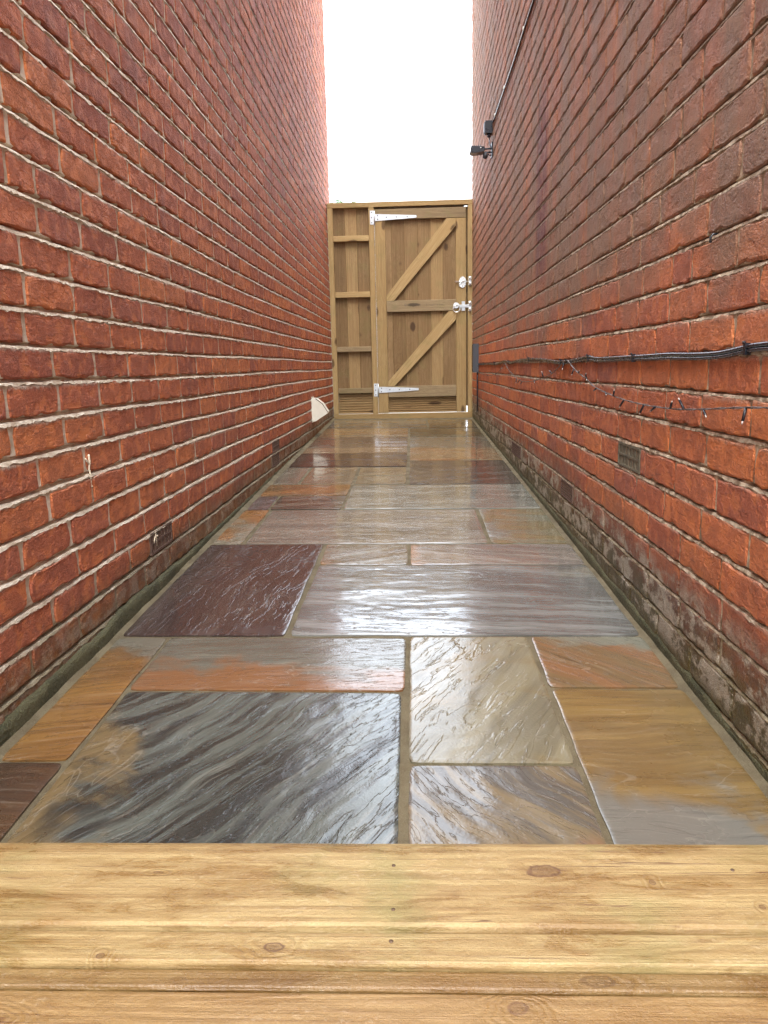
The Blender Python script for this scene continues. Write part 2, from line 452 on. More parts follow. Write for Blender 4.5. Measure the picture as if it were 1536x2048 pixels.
M['zinc'] = simple("bright_zinc", (.74, .77, .76), .28, .8, 80, .1)
M['black'] = simple("black_plastic", (.012, .013, .018), .32)
M['dark_grey'] = simple("dark_grey_plastic", (.055, .058, .068), .4)
M['cable'] = simple("black_cable_sheath", (.018, .018, .028), .25)
M['wire'] = simple("thin_dark_wire", (.11, .09, .08), .3)
M['white'] = simple("white_plastic", (.74, .72, .62), .45, 0, 30, .1, .12)
M['clear'] = simple("frosted_bulb_tip", (.6, .55, .5), .2)
M['iron'] = simple("mouldy_cast_vent", (.17, .15, .10), .75, 0, 90, .8, .6)
M['ventdark'] = simple("dark_terracotta_vent", (.15, .09, .065), .7, 0, 90, .6, .5)
M['cavity'] = simple("dark_cavity", (.03, .025, .02), .9)
M['ink'] = simple("stamp_ink", (.07, .06, .06), .7)
M['lime'] = simple("lime_splash", (.72, .62, .46), .85, 0, 120, .7, .2)
M['rust'] = simple('rusty_screw', (.10, .06, .035), .6)
M['lens'] = simple("lamp_lens", (.30, .34, .36), .1)

# ------------------------------------------------------------------ ground and surroundings
gm = G("pale_concrete_ground")
gp = gm.pos()
gm.set(Base_Color=gm.mix(gm.noise(gp, 2.0, 4), (.30, .29, .26), (.42, .40, .36)), Roughness=.8, Normal=gm.bump(gm.noise(gp, 40, 3), .4, .01))
mb = MB()
mb.add([(-600, -600, -.78), (600, -600, -.78), (600, 900, -.78), (-600, 900, -.78)], [(0, 1, 2, 3)])
tag(mb.obj("ground", gm.m), "pale ground around the brick alley", None, None, "structure")
mb = MB()   # lane beyond the gate, level with the gate's foot
mb.box((-6, 7.56, -.77), (6, 16, -.515))
tag(mb.obj("lane", gm.m), "pale concrete lane beyond the gate", None, None, "structure")

# ------------------------------------------------------------------ lattice noise for the riven stone
class VN:
    def __init__(s, seed):
        s.t = np.random.RandomState(seed).rand(256, 256)
    def n(s, x, y):
        xi = np.floor(x).astype(int); yi = np.floor(y).astype(int)
        fx = x - xi; fy = y - yi
        fx = fx * fx * (3 - 2 * fx); fy = fy * fy * (3 - 2 * fy)
        a = s.t[xi & 255, yi & 255]; b = s.t[(xi + 1) & 255, yi & 255]
        c = s.t[xi & 255, (yi + 1) & 255]; d = s.t[(xi + 1) & 255, (yi + 1) & 255]
        return (a * (1 - fx) + b * fx) * (1 - fy) + (c * (1 - fx) + d * fx) * fy
    def fbm(s, x, y, o=4, g=.5):
        r = 0; a = 1; t = 0
        for k in range(o):
            r = r + a * s.n(x * 2 ** k + 17.3 * k, y * 2 ** k + 5.1 * k); t += a; a *= g
        return r / t
VNs = VN(11)

# ------------------------------------------------------------------ the path: mortar bed + slabs
nx, ny = 46, 200
xs = np.linspace(LX + .002, RX - .002, nx); ys = np.linspace(.36, 7.60, ny)
X, Y = np.meshgrid(xs, ys, indexing='ij')
edge = np.clip(1 - np.minimum(X - LX, RX - X) / .028, 0, 1)
Z = floor_z(X, Y) - .0046 + .0015 * (VNs.fbm(X * 18, Y * 18, 3) - .5) + edge * .006
Z[0, :] += .002; Z[-1, :] += .002
vs = np.stack([X, Y, Z], -1).reshape(-1, 3)
idx = np.arange(nx * ny).reshape(nx, ny)
fs = np.stack([idx[:-1, :-1], idx[1:, :-1], idx[1:, 1:], idx[:-1, 1:]], -1).reshape(-1, 4)
mb = MB(); mb.add(vs.tolist(), fs.tolist(), True)
path = mb.obj("path", M['joint'])
tag(path, "wet sandstone paving with sandy mortar joints between two brick walls", None, None, "structure")

def slab(i, x0, x1, y0, y1, mat, ang, relief, freq, res, seed, corner=.0035):
    rr = np.random.RandomState(seed)
    nx = max(8, int((x1 - x0) / res)); ny = max(8, int((y1 - y0) / res))
    u = np.linspace(0, 1, nx); v = np.linspace(0, 1, ny)
    # denser towards the edges
    e = lambda t: t - .04 * np.sin(2 * np.pi * t)
    u, v = e(u), e(v)
    U, V = np.meshgrid(u, v, indexing='ij')
    e_ = .0015 if y1 < 2.7 else (0.0 if y1 < 3.9 else -.004)
    x0 -= e_ * .5; x1 += e_ * .5; y0 -= e_; y1 += e_
    X = x0 + (x1 - x0) * U; Y = y0 + (y1 - y0) * V
    vn = VN(seed + 100)
    # hand cut edges
    wx = (vn.fbm(Y * 9, Y * 0 + 3.3, 3) - .5) * .006; wy = (vn.fbm(X * 9, X * 0 + 7.7, 3) - .5) * .006
    dx_ = np.minimum(U, 1 - U) * (x1 - x0); dy_ = np.minimum(V, 1 - V) * (y1 - y0)
    ex = np.clip(1 - dx_ / .05, 0, 1) ** 2; ey = np.clip(1 - dy_ / .05, 0, 1) ** 2
    X = X + wx * ex; Y = Y + wy * ey
    cx, cy = (x0 + x1) / 2, (y0 + y1) / 2
    k = np.clip(1 - dx_ / .022, 0, 1) ** 1.5 * np.clip(1 - dy_ / .022, 0, 1) ** 1.5
    X = X - np.sign(X - cx) * k * corner; Y = Y - np.sign(Y - cy) * k * corner
    ca, sa = math.cos(ang), math.sin(ang)
    A = X * ca + Y * sa + seed * .31; B = -X * sa + Y * ca + seed * .17
    W1 = vn.fbm(A * 2.2, B * 2.2, 3)
    n1 = vn.fbm(A * 2.6 * freq + W1, B * 11 * freq + W1 * 1.7, 4, .55)
    q = n1 * 9.0
    fr = q - np.floor(q)
    terr = (np.floor(q) + np.clip((fr - .80) / .20, 0, 1)) / 9.0
    n2 = vn.fbm(A * 16 * freq, B * 60 * freq, 3, .6)
    n3 = vn.fbm(A * 40 * freq, B * 120 * freq, 2, .6)
    Zr = .8 * relief * (terr - .5) + relief * .12 * (n2 - .5) + .0012 * (vn.fbm(X * 5, Y * 5, 2) - .5)
    d = np.minimum(np.minimum(U, 1 - U) * (x1 - x0), np.minimum(V, 1 - V) * (y1 - y0))
    Zr = Zr * np.clip(d / .012, .45, 1) - .0009 * np.clip(1 - d / .004, 0, 1)
    Z = floor_z(X, Y) + Zr + rr.uniform(-.0008, .0008)
    top = np.stack([X, Y, Z], -1)
    n = nx * ny
    idx = np.arange(n).reshape(nx, ny)
    fs = np.stack([idx[:-1, :-1], idx[1:, :-1], idx[1:, 1:], idx[:-1, 1:]], -1).reshape(-1, 4).tolist()
    loop = list(idx[:, 0]) + list(idx[-1, 1:]) + list(idx[-2::-1, -1]) + list(idx[0, -2:0:-1])
    flat = top.reshape(-1, 3)
    hi_ = flat[loop].copy(); low = hi_.copy(); low[:, 2] -= .03
    vs = flat.tolist() + low.tolist() + hi_.tolist()
    L = len(loop); ntop = len(fs)
    for a in range(L):
        b = (a + 1) % L
        fs.append((n + L + b, n + L + a, n + a, n + b))
    mb = MB(); mb.add(vs, fs, True); mb.sm[ntop:] = [False] * (len(fs) - ntop)
    return mb.obj("paving_slab", mat, path)

def g_(r, gg, b):
    a = (r + gg + b) / 3
    return lin(*[a + (v - a) * .86 for v in (r, gg, b)], .84)
S = [  # x0,x1,y0,y1, c1,c2,c3, streak angle, scale, patch share, relief mm, freq, rough, vein
 (-.735, -.617, .72, 1.211, (88, 64, 42), (68, 50, 36), (80, 64, 48), .05, 1.3, .30, 1.5, 1.0, .3, .1),
 (-.735, -.617, 1.223, 1.790, (146, 104, 50), (124, 86, 42), (112, 108, 92), .25, .9, .40, 2.5, 1.0, .28, .3),
 (-.604, -.032, .72, 1.492, (92, 100, 92), (44, 50, 46), (120, 102, 66), 1.02, 1.7, .33, 6.5, 1.0, .24, .25),
 (-.606, -.026, 1.505, 1.792, (106, 106, 92), (96, 92, 78), (136, 92, 54), .10, .8, .44, 3.0, 1.2, .22, .25),
 (-.014, .268, 1.224, 1.800, (138, 130, 100), (118, 112, 88), (132, 116, 78), 1.1, .7, .42, 6.0, .42, .24, .2),
 (-.014, .268, .72, 1.212, (128, 112, 82), (96, 92, 84), (140, 98, 66), 2.15, 1.6, .42, 6.5, 1.4, .24, .25),
 (.281, .548, .72, 1.512, (140, 112, 60), (122, 96, 52), (118, 116, 106), .03, 1.2, .34, 1.6, 1.0, .30, .2),
 (.281, .548, 1.525, 1.805, (140, 98, 60), (122, 98, 62), (124, 124, 106), 2.3, .9, .42, 4.5, 1.1, .24, .3),
 (-.735, -.328, 1.810, 2.690, (74, 58, 52), (62, 48, 45), (80, 64, 56), 1.45, .8, .3, 2.6, .6, .24, .12),
 (-.312, .548, 1.815, 2.420, (122, 124, 120), (92, 92, 88), (126, 120, 104), -.09, 1.1, .3, 4.5, 1.1, .20, .2),
 (-.312, -.026, 2.435, 2.687, (126, 122, 108), (108, 98, 84), (140, 104, 62), .5, .9, .36, 4.5, 1.2, .22, .3),
 (-.014, .548, 2.435, 2.687, (134, 124, 112), (112, 104, 96), (150, 110, 76), -.35, 1.0, .34, 4.5, 1.2, .22, .3),
 (-.735, -.630, 2.700, 3.275, (152, 102, 48), (130, 86, 40), (128, 122, 102), .9, .8, .42, 3.0, .8, .25, .5),
 (-.615, .262, 2.702, 3.275, (132, 126, 112), (106, 102, 92), (150, 112, 82), .0, 1.2, .30, 3.5, 1.2, .22, .25),
 (.278, .548, 2.700, 3.280, (118, 122, 106), (126, 108, 70), (120, 122, 112), -.3, .7, .46, 4.0, .7, .22, .5),
 (-.735, -.642, 3.290, 3.585, (108, 96, 96), (86, 74, 72), (128, 98, 62), .4, .8, .3, 2.5, 1.0, .25, .3),
 (-.630, -.320, 3.290, 3.585, (104, 96, 82), (70, 60, 50), (138, 96, 54), .2, .9, .34, 3.0, 1.0, .24, .5),
 (-.735, -.320, 3.600, 3.885, (146, 100, 52), (110, 84, 52), (128, 112, 82), .3, .8, .30, 3.0, .8, .24, .5),
 (-.308, .548, 3.295, 3.868, (134, 136, 126), (108, 110, 100), (150, 108, 70), .02, 1.2, .22, 3.0, 1.2, .20, .25),
 (-.735, -.600, 3.905, 4.445, (134, 128, 112), (112, 104, 88), (142, 122, 80), .8, .8, .3, 2.5, 1.0, .24, .5),
 (-.588, -.318, 3.905, 4.445, (132, 116, 90), (110, 100, 80), (138, 108, 62), .35, .8, .3, 3.0, .8, .24, .6),
 (-.306, -.040, 3.900, 4.150, (128, 120, 98), (112, 100, 76), (140, 118, 78), .2, .9, .3, 2.5, 1.0, .24, .4),
 (-.306, -.040, 4.163, 4.430, (130, 118, 92), (104, 94, 74), (136, 108, 66), .1, .9, .3, 2.5, 1.0, .24, .4),
 (-.024, .548, 3.885, 4.690, (84, 80, 74), (58, 54, 50), (120, 98, 62), .38, 1.1, .24, 3.5, 1.0, .24, .2),
 (-.735, -.038, 4.460, 5.030, (72, 54, 50), (52, 38, 38), (98, 80, 68), .0, 1.1, .25, 2.5, 1.1, .26, .2),
 (-.735, -.038, 5.043, 5.300, (150, 124, 92), (126, 106, 84), (150, 104, 64), .1, 1.1, .3, 2.5, 1.1, .24, .3),
 (-.024, .548, 4.703, 5.262, (130, 118, 92), (146, 100, 56), (136, 122, 100), .2, .9, .4, 3.0, 1.0, .24, .4),
 (-.735, -.038, 5.313, 5.930, (104, 92, 80), (112, 84, 66), (88, 80, 72), .0, 1.0, .3, 2.5, 1.1, .26, .3),
 (-.024, .548, 5.275, 5.890, (112, 106, 90), (96, 92, 80), (136, 112, 62), .1, 1.0, .32, 2.5, 1.1, .26, .3),
 (-.735, -.038, 5.943, 6.510, (142, 122, 88), (156, 116, 72), (120, 108, 88), .0, 1.0, .36, 2.5, 1.1, .26, .2),
 (-.024, .548, 5.903, 6.480, (96, 84, 58), (80, 76, 58), (96, 102, 88), .0, 1.0, .4, 2.5, 1.1, .26, .2),
 (-.735, .122, 6.523, 7.190, (112, 108, 94), (94, 88, 74), (122, 110, 86), .0, 1.0, .3, 2.5, 1.1, .28, .15),
 (.136, .548, 6.493, 7.190, (82, 76, 60), (66, 60, 48), (94, 84, 62), .0, 1.0, .3, 2.5, 1.1, .28, .15),
]
GRAD = {1: (-.68, 1.62, .3, .9), 2: (-.40, 1.15, -1.3, -.35), 3: (-.3, 1.64, 0, -1.6), 5: (.14, .98, .7, -1.0), 6: (.42, 1.25, 0, -1.2), 7: (.44, 1.70, .9, 1.5), 9: (.1, 2.1, 0, .6), 10: (-.22, 2.56, -1.6, 0), 11: (.12, 2.55, -1.2, 0), 12: (-.68, 3.0, 0, -.5), 13: (-.1, 3.22, 0, 1.6), 14: (.36, 3.0, -1.5, 0), 18: (.3, 3.34, .3, -2.5)}
for i, (x0, x1, y0, y1, c1, c2, c3, ang, sc, pt, rel, fq, ro, ve) in enumerate(S):
    res = .0055 if y1 < 1.95 else (.0075 if y1 < 2.8 else (.011 if y1 < 4 else .018))
    kk = 1.0 if i < 9 else 1.25
    c1, c2, c3 = [[v * kk ** .45 for v in q] for q in (c1, c2, c3)]
    mt = slab_mat(i, g_(*c1), g_(*c2), g_(*c3), ang, sc, pt, GRAD.get(i), ro, ve, fq, min(rel, 3.4) * (1 if i < 13 else .6))
    slab(i, x0, x1, y0, y1, mt, ang, rel * .001, fq, res, 20 + i)

# ------------------------------------------------------------------ brick walls
def brick_shape(seed, w=.2125, h=.0632, rough=1.0):
    """local x = out of the wall, y along the wall, z up; centre of the face at the origin"""
    r = random.Random(seed)
    pts = []
    def side(a, b, n):
        for k in range(n):
            t = k / n
            pts.append([a[0] + (b[0] - a[0]) * t, a[1] + (b[1] - a[1]) * t])
    W, H = w / 2, h / 2
    side((-W, -H), (W, -H), 8); side((W, -H), (W, H), 3); side((W, H), (-W, H), 8); side((-W, H), (-W, -H), 3)
    n = len(pts)
    corners = (0, 8, 11, 19)
    for i, p in enumerate(pts):
        p[0] += r.uniform(-1, 1) * .0017 * rough; p[1] += r.uniform(-1, 1) * .0015 * rough
        if i in corners:
            c = r.choice([.001, .002, .004]) * rough
            p[0] -= math.copysign(c, p[0]); p[1] -= math.copysign(c, p[1])
        elif r.random() < .16 * rough:
            p[1] -= math.copysign(r.uniform(.0015, .0045) * rough, p[1]) if abs(p[1]) > H * .8 else 0
    o = .0; vs = []
    for p in pts: vs.append((-.0019 * rough + r.uniform(-.0008, .0008), p[0], p[1]))                      # arris
    for p in pts:
        k = r.uniform(.0018, .0055)
        vs.append((r.uniform(-.0004, .0006), p[0] - math.copysign(k, p[0]), p[1] - math.copysign(min(k, abs(p[1])), p[1])))   # face
    for p in pts: vs.append((-.016, p[0], p[1]))
    fs = []
    for i in range(n):
        j = (i + 1) % n
        fs.append((i, j, n + j, n + i)); fs.append((2 * n + i, 2 * n + j, j, i))
    fs.append(tuple(range(n, 2 * n)))
    return vs, fs

def build_wall(side, x_face, z0, y_far, label, vents, name_mats, rough, lip, rec, phase_seed):
    bm_, mm_ = name_mats
    root = empty("brick_wall", (x_face, (Y_NEAR + y_far) / 2, floor_z(0, 3)))
    tag(root, label, "wall")
    inv = Matrix.Translation(-root.location)
    r = random.Random(phase_seed)
    sgn = -side                                     # outward normal of the face along x (left wall: +1)
    k0 = int(math.floor((-.80 - z0) / PITCH)); k1 = int(math.floor((WALL_TOP - z0) / PITCH))
    def wav(k, y): return .0022 * math.sin(y * 1.7 + k * .8) + .0013 * math.sin(y * 5.1 + k * 2.3)
    BH = .0622 if side < 0 else .0655
    shapes = [brick_shape(100 * (side + 2) + s, h=BH, rough=rough) for s in range(20)]
    meshes = []
    for vs, fs in shapes:
        mb = MB(); mb.add(vs, fs); meshes.append(mb.mesh("brick", bm_))
    items = []
    P_off = .3
    for k in range(k0, k1):
        zc = z0 + PITCH * (k + .5)
        off = (LEN / 2 if k % 2 else 0) + r.uniform(-.022, .022)
        y = Y_NEAR - off - .05
        while y < y_far:
            L = LEN + r.gauss(0, .0035)
            if r.random() < .03: L = LEN * .52
            a, b = y, y + L
            y = b
            a = max(a, Y_NEAR); b = min(b, y_far)
            if b - a < .035: continue
            items.append((k, a, b, zc))
    # openings for the vents
    out = []
    for (k, a, b, zc) in items:
        cut = None
        for (vy0, vy1, vz0, vz1, kind) in vents:
            if vz0 - .01 < zc < vz1 + .01 and b > vy0 and a < vy1: cut = (vy0, vy1)
        if cut is None: out.append((k, a, b, zc)); continue
        if cut[0] - a > .04: out.append((k, a, cut[0] - .002, zc))
        if b - cut[1] > .04: out.append((k, cut[1] + .002, b, zc))
    items = out
    # how large each brick shows in the photograph
    C = Vector((0, 0, 0))
    def score(it):
        k, a, b, zc = it
        p = Vector((x_face, (a + b) / 2, zc))
        q = (p.dot(cr), p.dot(cu), p.dot(cf))
        if q[2] < .05: return 0
        ix, iy = q[0] / q[2] * 1537, q[1] / q[2] * 1537
        if abs(ix) > 800 or abs(iy) > 1060 or zc < floor_z(x_face, p.y) + .02: return 0
        return (b - a) * abs(x_face) / q[2] ** 3
    items.sort(key=score, reverse=True)
    rows = {}
    st_v, st_f, st_r = [], [], []
    for n_, (k, a, b, zc) in enumerate(items):
        yc = (a + b) / 2; L = b - a
        s_ = r.randrange(20)
        pz = zc + wav(k, yc)
        dx = r.uniform(.0004, .0022)
        tilt = max(-.006, min(.006, r.gauss(0, .003))); yaw = max(-.003, min(.003, r.gauss(0, .0015)))
        sy = (L - (.0125 if side < 0 else .0090)) / .2125
        mat = Matrix.Translation((x_face + sgn * dx, yc, pz)) @ Matrix.Rotation(yaw, 4, 'Z') @ Matrix.Rotation(tilt, 4, 'X')
        if sgn < 0: mat = mat @ Matrix.Rotation(math.pi, 4, 'Z')
        mat = mat @ Matrix.Diagonal((1, sy, r.uniform(.985, 1.012), 1))
        if n_ < 300:
            o = bpy.data.objects.new("brick", meshes[s_])
            o.matrix_world = inv @ mat
            SC.collection.objects.link(o); o.parent = root
        else:
            if pz < -.79: continue
            vs, fs = shapes[s_]
            A = np.array(vs + [(0, 0, 0)][:0]); A4 = np.c_[A, np.ones(len(A))] @ np.array(mat.transposed())
            base = sum(len(q) for q in st_v)
            st_v.append(A4[:, :3]); rv = r.random()
            for f in fs: st_f.append(tuple(i + base for i in f)); st_r.append(rv)
    V = np.concatenate(st_v) - np.array(root.location)
    me = bpy.data.meshes.new("brickwork"); me.from_pydata(V.tolist(), [], st_f)
    at = me.attributes.new("rnd", 'FLOAT', 'FACE'); at.data.foreach_set("value", st_r)
    me.materials.append(bm_); me.update()
    o = bpy.data.objects.new("brickwork", me); o["kind"] = "stuff"; link(o, root)
    # mortar face: backing flush behind the bricks, each bed joint struck (lip below, recess above)
    yy = [Y_NEAR]
    while yy[-1] < .6: yy.append(yy[-1] + .1)
    while yy[-1] < y_far: yy.append(yy[-1] + (.008 if yy[-1] < 2.6 else (.028 if yy[-1] < 4.5 else .06)))
    yy[-1] = y_far
    vn = VN(300 + side); ny = len(yy); ya = np.array(yy)
    ring = []
    wv = lambda k: .0022 * np.sin(ya * 1.7 + k * .8) + .0013 * np.sin(ya * 5.1 + k * 2.3)
    for k in range(k0, k1):
        zb = z0 + PITCH * k                        # centre of the joint under course k
        j = PITCH - BH
        rg = lambda s: (vn.fbm(ya * 26, ya * 0 + k * 3.7 + s, 3, .6) - .5) * 2
        w_ = wv(k)
        lipn = lip * (1 + .9 * rg(1)) - .0006
        fr_ = (vn.fbm(ya * 95, ya * 0 + k * 2.1 + 9, 3, .7) - .5) * 2
        zl = zb - j / 2 + w_ - np.clip(.0012 + .0042 * rg(2) + .0045 * fr_, -.0012, .0075) * (1.0 if side < 0 else .7)
        ring.append((np.full(ny, -.0017) + .0006 * rg(5), zl - .0012))
        ring.append((np.minimum(lipn, .0030), zl))
        top_ = (-.10 if side < 0 else .05) + .22 * rg(4)
        ring.append((lipn * .6 - .0010, zb + w_ + j * top_))
        ring.append((np.full(ny, -rec * .8) + .0012 * rg(6), zb + w_ + j * np.clip(top_ + .14, -.4, .42)))
        ring.append((np.full(ny, -rec) + .0018 * rg(3), zb + j / 2 + w_ - .0002))
        ring.append((np.full(ny, -.0017) + .0006 * rg(5), zb + j / 2 + w_ + .0025))
    nr = len(ring)
    vs = np.zeros((nr, ny, 3))
    for i, (nn, zz) in enumerate(ring):
        vs[i, :, 0] = x_face + sgn * nn; vs[i, :, 1] = ya; vs[i, :, 2] = zz
    idx = np.arange(nr * ny).reshape(nr, ny)
    fs = np.stack([idx[:-1, :-1], idx[1:, :-1], idx[1:, 1:], idx[:-1, 1:]], -1).reshape(-1, 4)
    if sgn > 0: fs = fs[:, ::-1]
    mb = MB(); mb.add((vs.reshape(-1, 3) - np.array(root.location)).tolist(), fs.tolist(), False)
    xb = x_face - sgn * .018
    lo, hi = sorted((xb, x_face - sgn * .33)); L_ = root.location
    mb.box((lo - L_.x, Y_NEAR - L_.y, -.80 - L_.z), (hi - L_.x, y_far - L_.y, WALL_TOP - L_.z))
    mb.obj("mortar", mm_, root)
    # coping along the top
    mb = MB(); lo, hi = sorted((x_face + sgn * .03, x_face - sgn * .36))
    mb.box((lo - L_.x, Y_NEAR - .02 - L_.y, WALL_TOP - L_.z), (hi - L_.x, y_far + .02 - L_.y, WALL_TOP + .06 - L_.z))
    mb.obj("coping", M['joint'], root)
    return root, L_

def vent(root, x_face, sgn, y0, y1, z0, z1, kind, mat):
    mb = MB(); L = root.location
    n0 = .002
    def bx(ya, yb, za, zb, na, nb):
        xa, xb = sorted((x_face + sgn * na, x_face + sgn * nb))
        mb.box((xa - L.x, ya - L.y, za - L.z), (xb - L.x, yb - L.y, zb - L.z))
    t = .006
    bx(y0, y1, z0, z0 + t, -.016, n0); bx(y0, y1, z1 - t, z1, -.016, n0)
    bx(y0, y0 + t, z0 + t, z1 - t, -.016, n0); bx(y1 - t, y1, z0 + t, z1 - t, -.016, n0)
    if kind == 'v':
        n = int((y1 - y0) / .016)
        for i in range(n):
            c = y0 + t + (y1 - y0 - 2 * t) * (i + .5) / n
            bx(c - .0042, c + .0042, z0 + t, z1 - t, -.012, n0 - .0015 - .001 * (i % 2))
        for zc in (z0 + (z1 - z0) * .5,): bx(y0 + t, y1 - t, zc - .003, zc + .003, -.012, n0 - .0006)
    else:
        n = int((z1 - z0) / .012)
        for i in range(n):
            c = z0 + t + (z1 - z0 - 2 * t) * (i + .5) / n
            bx(y0 + t, y1 - t, c - .0028, c + .0028, -.012, n0 - .001)
    o = mb.obj("air_brick", mat, root)
    mb = MB(); xa, xb = sorted((x_face - sgn * .0168, x_face - sgn * .0125))
    mb.box((xa - L.x, y0 - L.y, z0 - L.z), (xb - L.x, y1 - L.y, z1 - L.z))
    mb.obj("vent_cavity", M['cavity'], o)
    return o

def course(z0, k, n=1):
    return z0 + PITCH * k + .0048, z0 + PITCH * (k + n) - .0048
kL = lambda z: math.floor((z - LZ0) / PITCH)
kR = lambda z: math.floor((z - RZ0) / PITCH)
lv = []
for (y0, y1, z, kind) in [(2.145, 2.345, -.505, 'v'), (4.12, 4.34, -.495, 'h'), (4.14, 4.36, -.425, 'v')]:
    a, b = course(LZ0, kL(z)); lv.append((y0, y1, a, b, kind))
rv = []
for (y0, y1, z, kind) in [(1.945, 2.15, -.25, 'v'), (2.745, 2.96, -.475, 'h'), (4.10, 4.45, -.48, 'h')]:
    a, b = course(RZ0, kR(z)); rv.append((y0, y1, a, b, kind))
wl, wlL = build_wall(-1, LX, LZ0, LY_FAR, "tall red brick wall with pale ragged lime joints, carrying the small white plastic hood", lv, (M['brickL'], M['mortarL']), 1.2, .0026, .0115, 3)
wr, wrL = build_wall(1, RX, RZ0, RY_FAR, "tall red brick wall stained brown higher up, carrying the black cables and floodlight", rv, (M['brickR'], M['mortarR']), 1.15, .0016, .0085, 8)
for v in lv: vent(wl, LX, 1, *v, M['ventdark'])
for i, v in enumerate(rv): vent(wr, RX, -1, *v, M['iron'] if i == 0 else M['ventdark'])

def plinth(root, x_face, sgn, y1, height, depth, seed, name):
    L = root.location; vn = VN(seed)
    ya = np.arange(.37, y1, .02); n = len(ya)
    def nz(s, f=9): return (vn.fbm(ya * f, ya * 0 + s, 4, .6) - .5) * 2
    fz = floor_z(x_face, ya) - .02
    hh = height(ya) * (.9 + .3 * nz(1, 4)) + .005 * nz(7, 26)
    dd = depth * (1 + .3 * nz(2)) * np.clip(hh / .03, .05, 1)
    prof = [(np.zeros(n) - .002, fz + hh + .02 + .0035), (dd * .55, fz + hh + .02 + .0015 * nz(4, 40)), (dd, fz + hh + .02 - .004),
            (dd * 1.05 + .0012 * nz(3, 22), fz + .02 + hh * .55), (dd * 1.15 + .0012 * nz(5, 22), fz + .012), (dd * 1.2, fz)]
    vs = np.zeros((len(prof), n, 3))
    for i, (nn, zz) in enumerate(prof):
        vs[i, :, 0] = x_face + sgn * nn; vs[i, :, 1] = ya; vs[i, :, 2] = zz
    idx = np.arange(len(prof) * n).reshape(len(prof), n)
    fs = np.stack([idx[:-1, :-1], idx[1:, :-1], idx[1:, 1:], idx[:-1, 1:]], -1).reshape(-1, 4)
    if sgn < 0: fs = fs[:, ::-1]
    mb = MB(); mb.add((vs.reshape(-1, 3) - np.array(L)).tolist(), fs.tolist(), True)
    return mb.obj(name, M['plinth'], root)
plinth(wl, LX, 1, 7.3, lambda y: np.interp(y, [.3, 1.3, 2.0, 2.6, 3.2, 4.4, 7.3], [.032, .034, .042, .022, .016, .008, .004]), .011, 61, "plinth")
plinth(wr, RX, -1, 7.3, lambda y: np.interp(y, [.3, 1.3, 2.0, 2.6, 3.2, 4.4, 7.3], [.02, .018, .03, .03, .024, .02, .02]), .007, 71, "plinth")

# ragged lime splashes stuck on the brick faces
def splash(root, x_face, sgn, y, z, pts, r0):
    L = root.location; mb = MB()
    for seg in pts:
        q = [(x_face + sgn * .001 - L.x, y + a - L.y, z + b - L.z) for a, b in seg]
        mb.tube(q, [r0 * (1.2 - .8 * i / len(q)) * rng.uniform(.7, 1.3) for i in range(len(q))], 6)
    mb.obj("mortar_splash", M['lime'], root)
splash(wl, LX, 1, 1.775, -.20, [[(0, .012), (.003, -.005), (-.004, -.022), (.004, -.035), (-.002, -.05), (.001, -.066)], [(-.018, .004), (-.008, -.004), (-.002, -.010)], [(.0, -.062), (.006, -.067)]], .0024)
splash(wl, LX, 1, 2.19, -.475, [[(0, .012), (.004, -.004), (.006, -.02), (.008, -.034)], [(.004, -.004), (.02, -.004), (.03, -.012)], [(.0, .0), (-.01, -.008), (-.016, -.02)]], .002)
rr_ = random.Random(77)
for i in range(6):
    y = rr_.uniform(1.3, 3.6); left = i % 2
    if left: zz = LZ0 + PITCH * rr_.randint(-8, 3) - .006; splash(wl, LX, 1, y, zz, [[(0, .004), (rr_.uniform(-.004, .004), -.006), (rr_.uniform(-.006, .006), -.006 - rr_.uniform(.004, .016))]], .0016)

# ------------------------------------------------------------------ timber pieces for fence and gate
def timber(name, parent, x0, x1, z0, z1, y0, y1, mat, ch=.003, vertical=None):
    """a sawn piece; its own local x runs along the grain"""
    if vertical is None: vertical = (z1 - z0) > (x1 - x0)
    L = (z1 - z0) if vertical else (x1 - x0); W = (x1 - x0) if vertical else (z1 - z0)
    mb = MB(); mb.box((-L / 2, 0, -W / 2), (L / 2, y1 - y0, W / 2), ch)
    o = mb.obj(name, mat, parent)
    c = Vector(((x0 + x1) / 2, y0, (z0 + z1) / 2)) - parent.location
    o.location = c
    if vertical: o.rotation_euler = (0, R(-90), 0)
    return o
GY = 7.40
fence = tag(empty("fence_panel", (-.55, GY, -.49)), "timber frame around the gate with a narrow boarded bay beside the left wall", "fence")
FW = M['frame_wood']
timber("top_rail", fence, -.757, .569, 1.432, 1.478, GY, GY + .07, FW)
timber("bottom_rail", fence, -.757, .569, -.497, -.443, GY, GY + .07, FW)
timber("post", fence, -.757, -.708, -.442, 1.431, GY, GY + .07, FW)
timber("post", fence, -.379, -.328, -.442, 1.431, GY, GY + .07, FW)
timber("post", fence, .527, .569, -.442, 1.431, GY, GY + .07, FW)
for a, b in ((1.140, 1.190), (.640, .690), (.143, .191), (-.245, -.197)):
    timber("cross_rail", fence, -.707, -.380, a, b, GY + .004, GY + .044, M['frame_wood'] if a > .5 else M['rail_grey'])
xs_ = [-.716, -.603, -.493, -.376]
for i in range(3):
    o = timber("fence_board", fence, xs_[i], xs_[i + 1] + .012, -.255, 1.44, GY + .046, GY + .058, M['board_pale'] if i == 1 else M['board_wood'], .005)
    o.rotation_euler.rotate_axis('X', R(4.5))
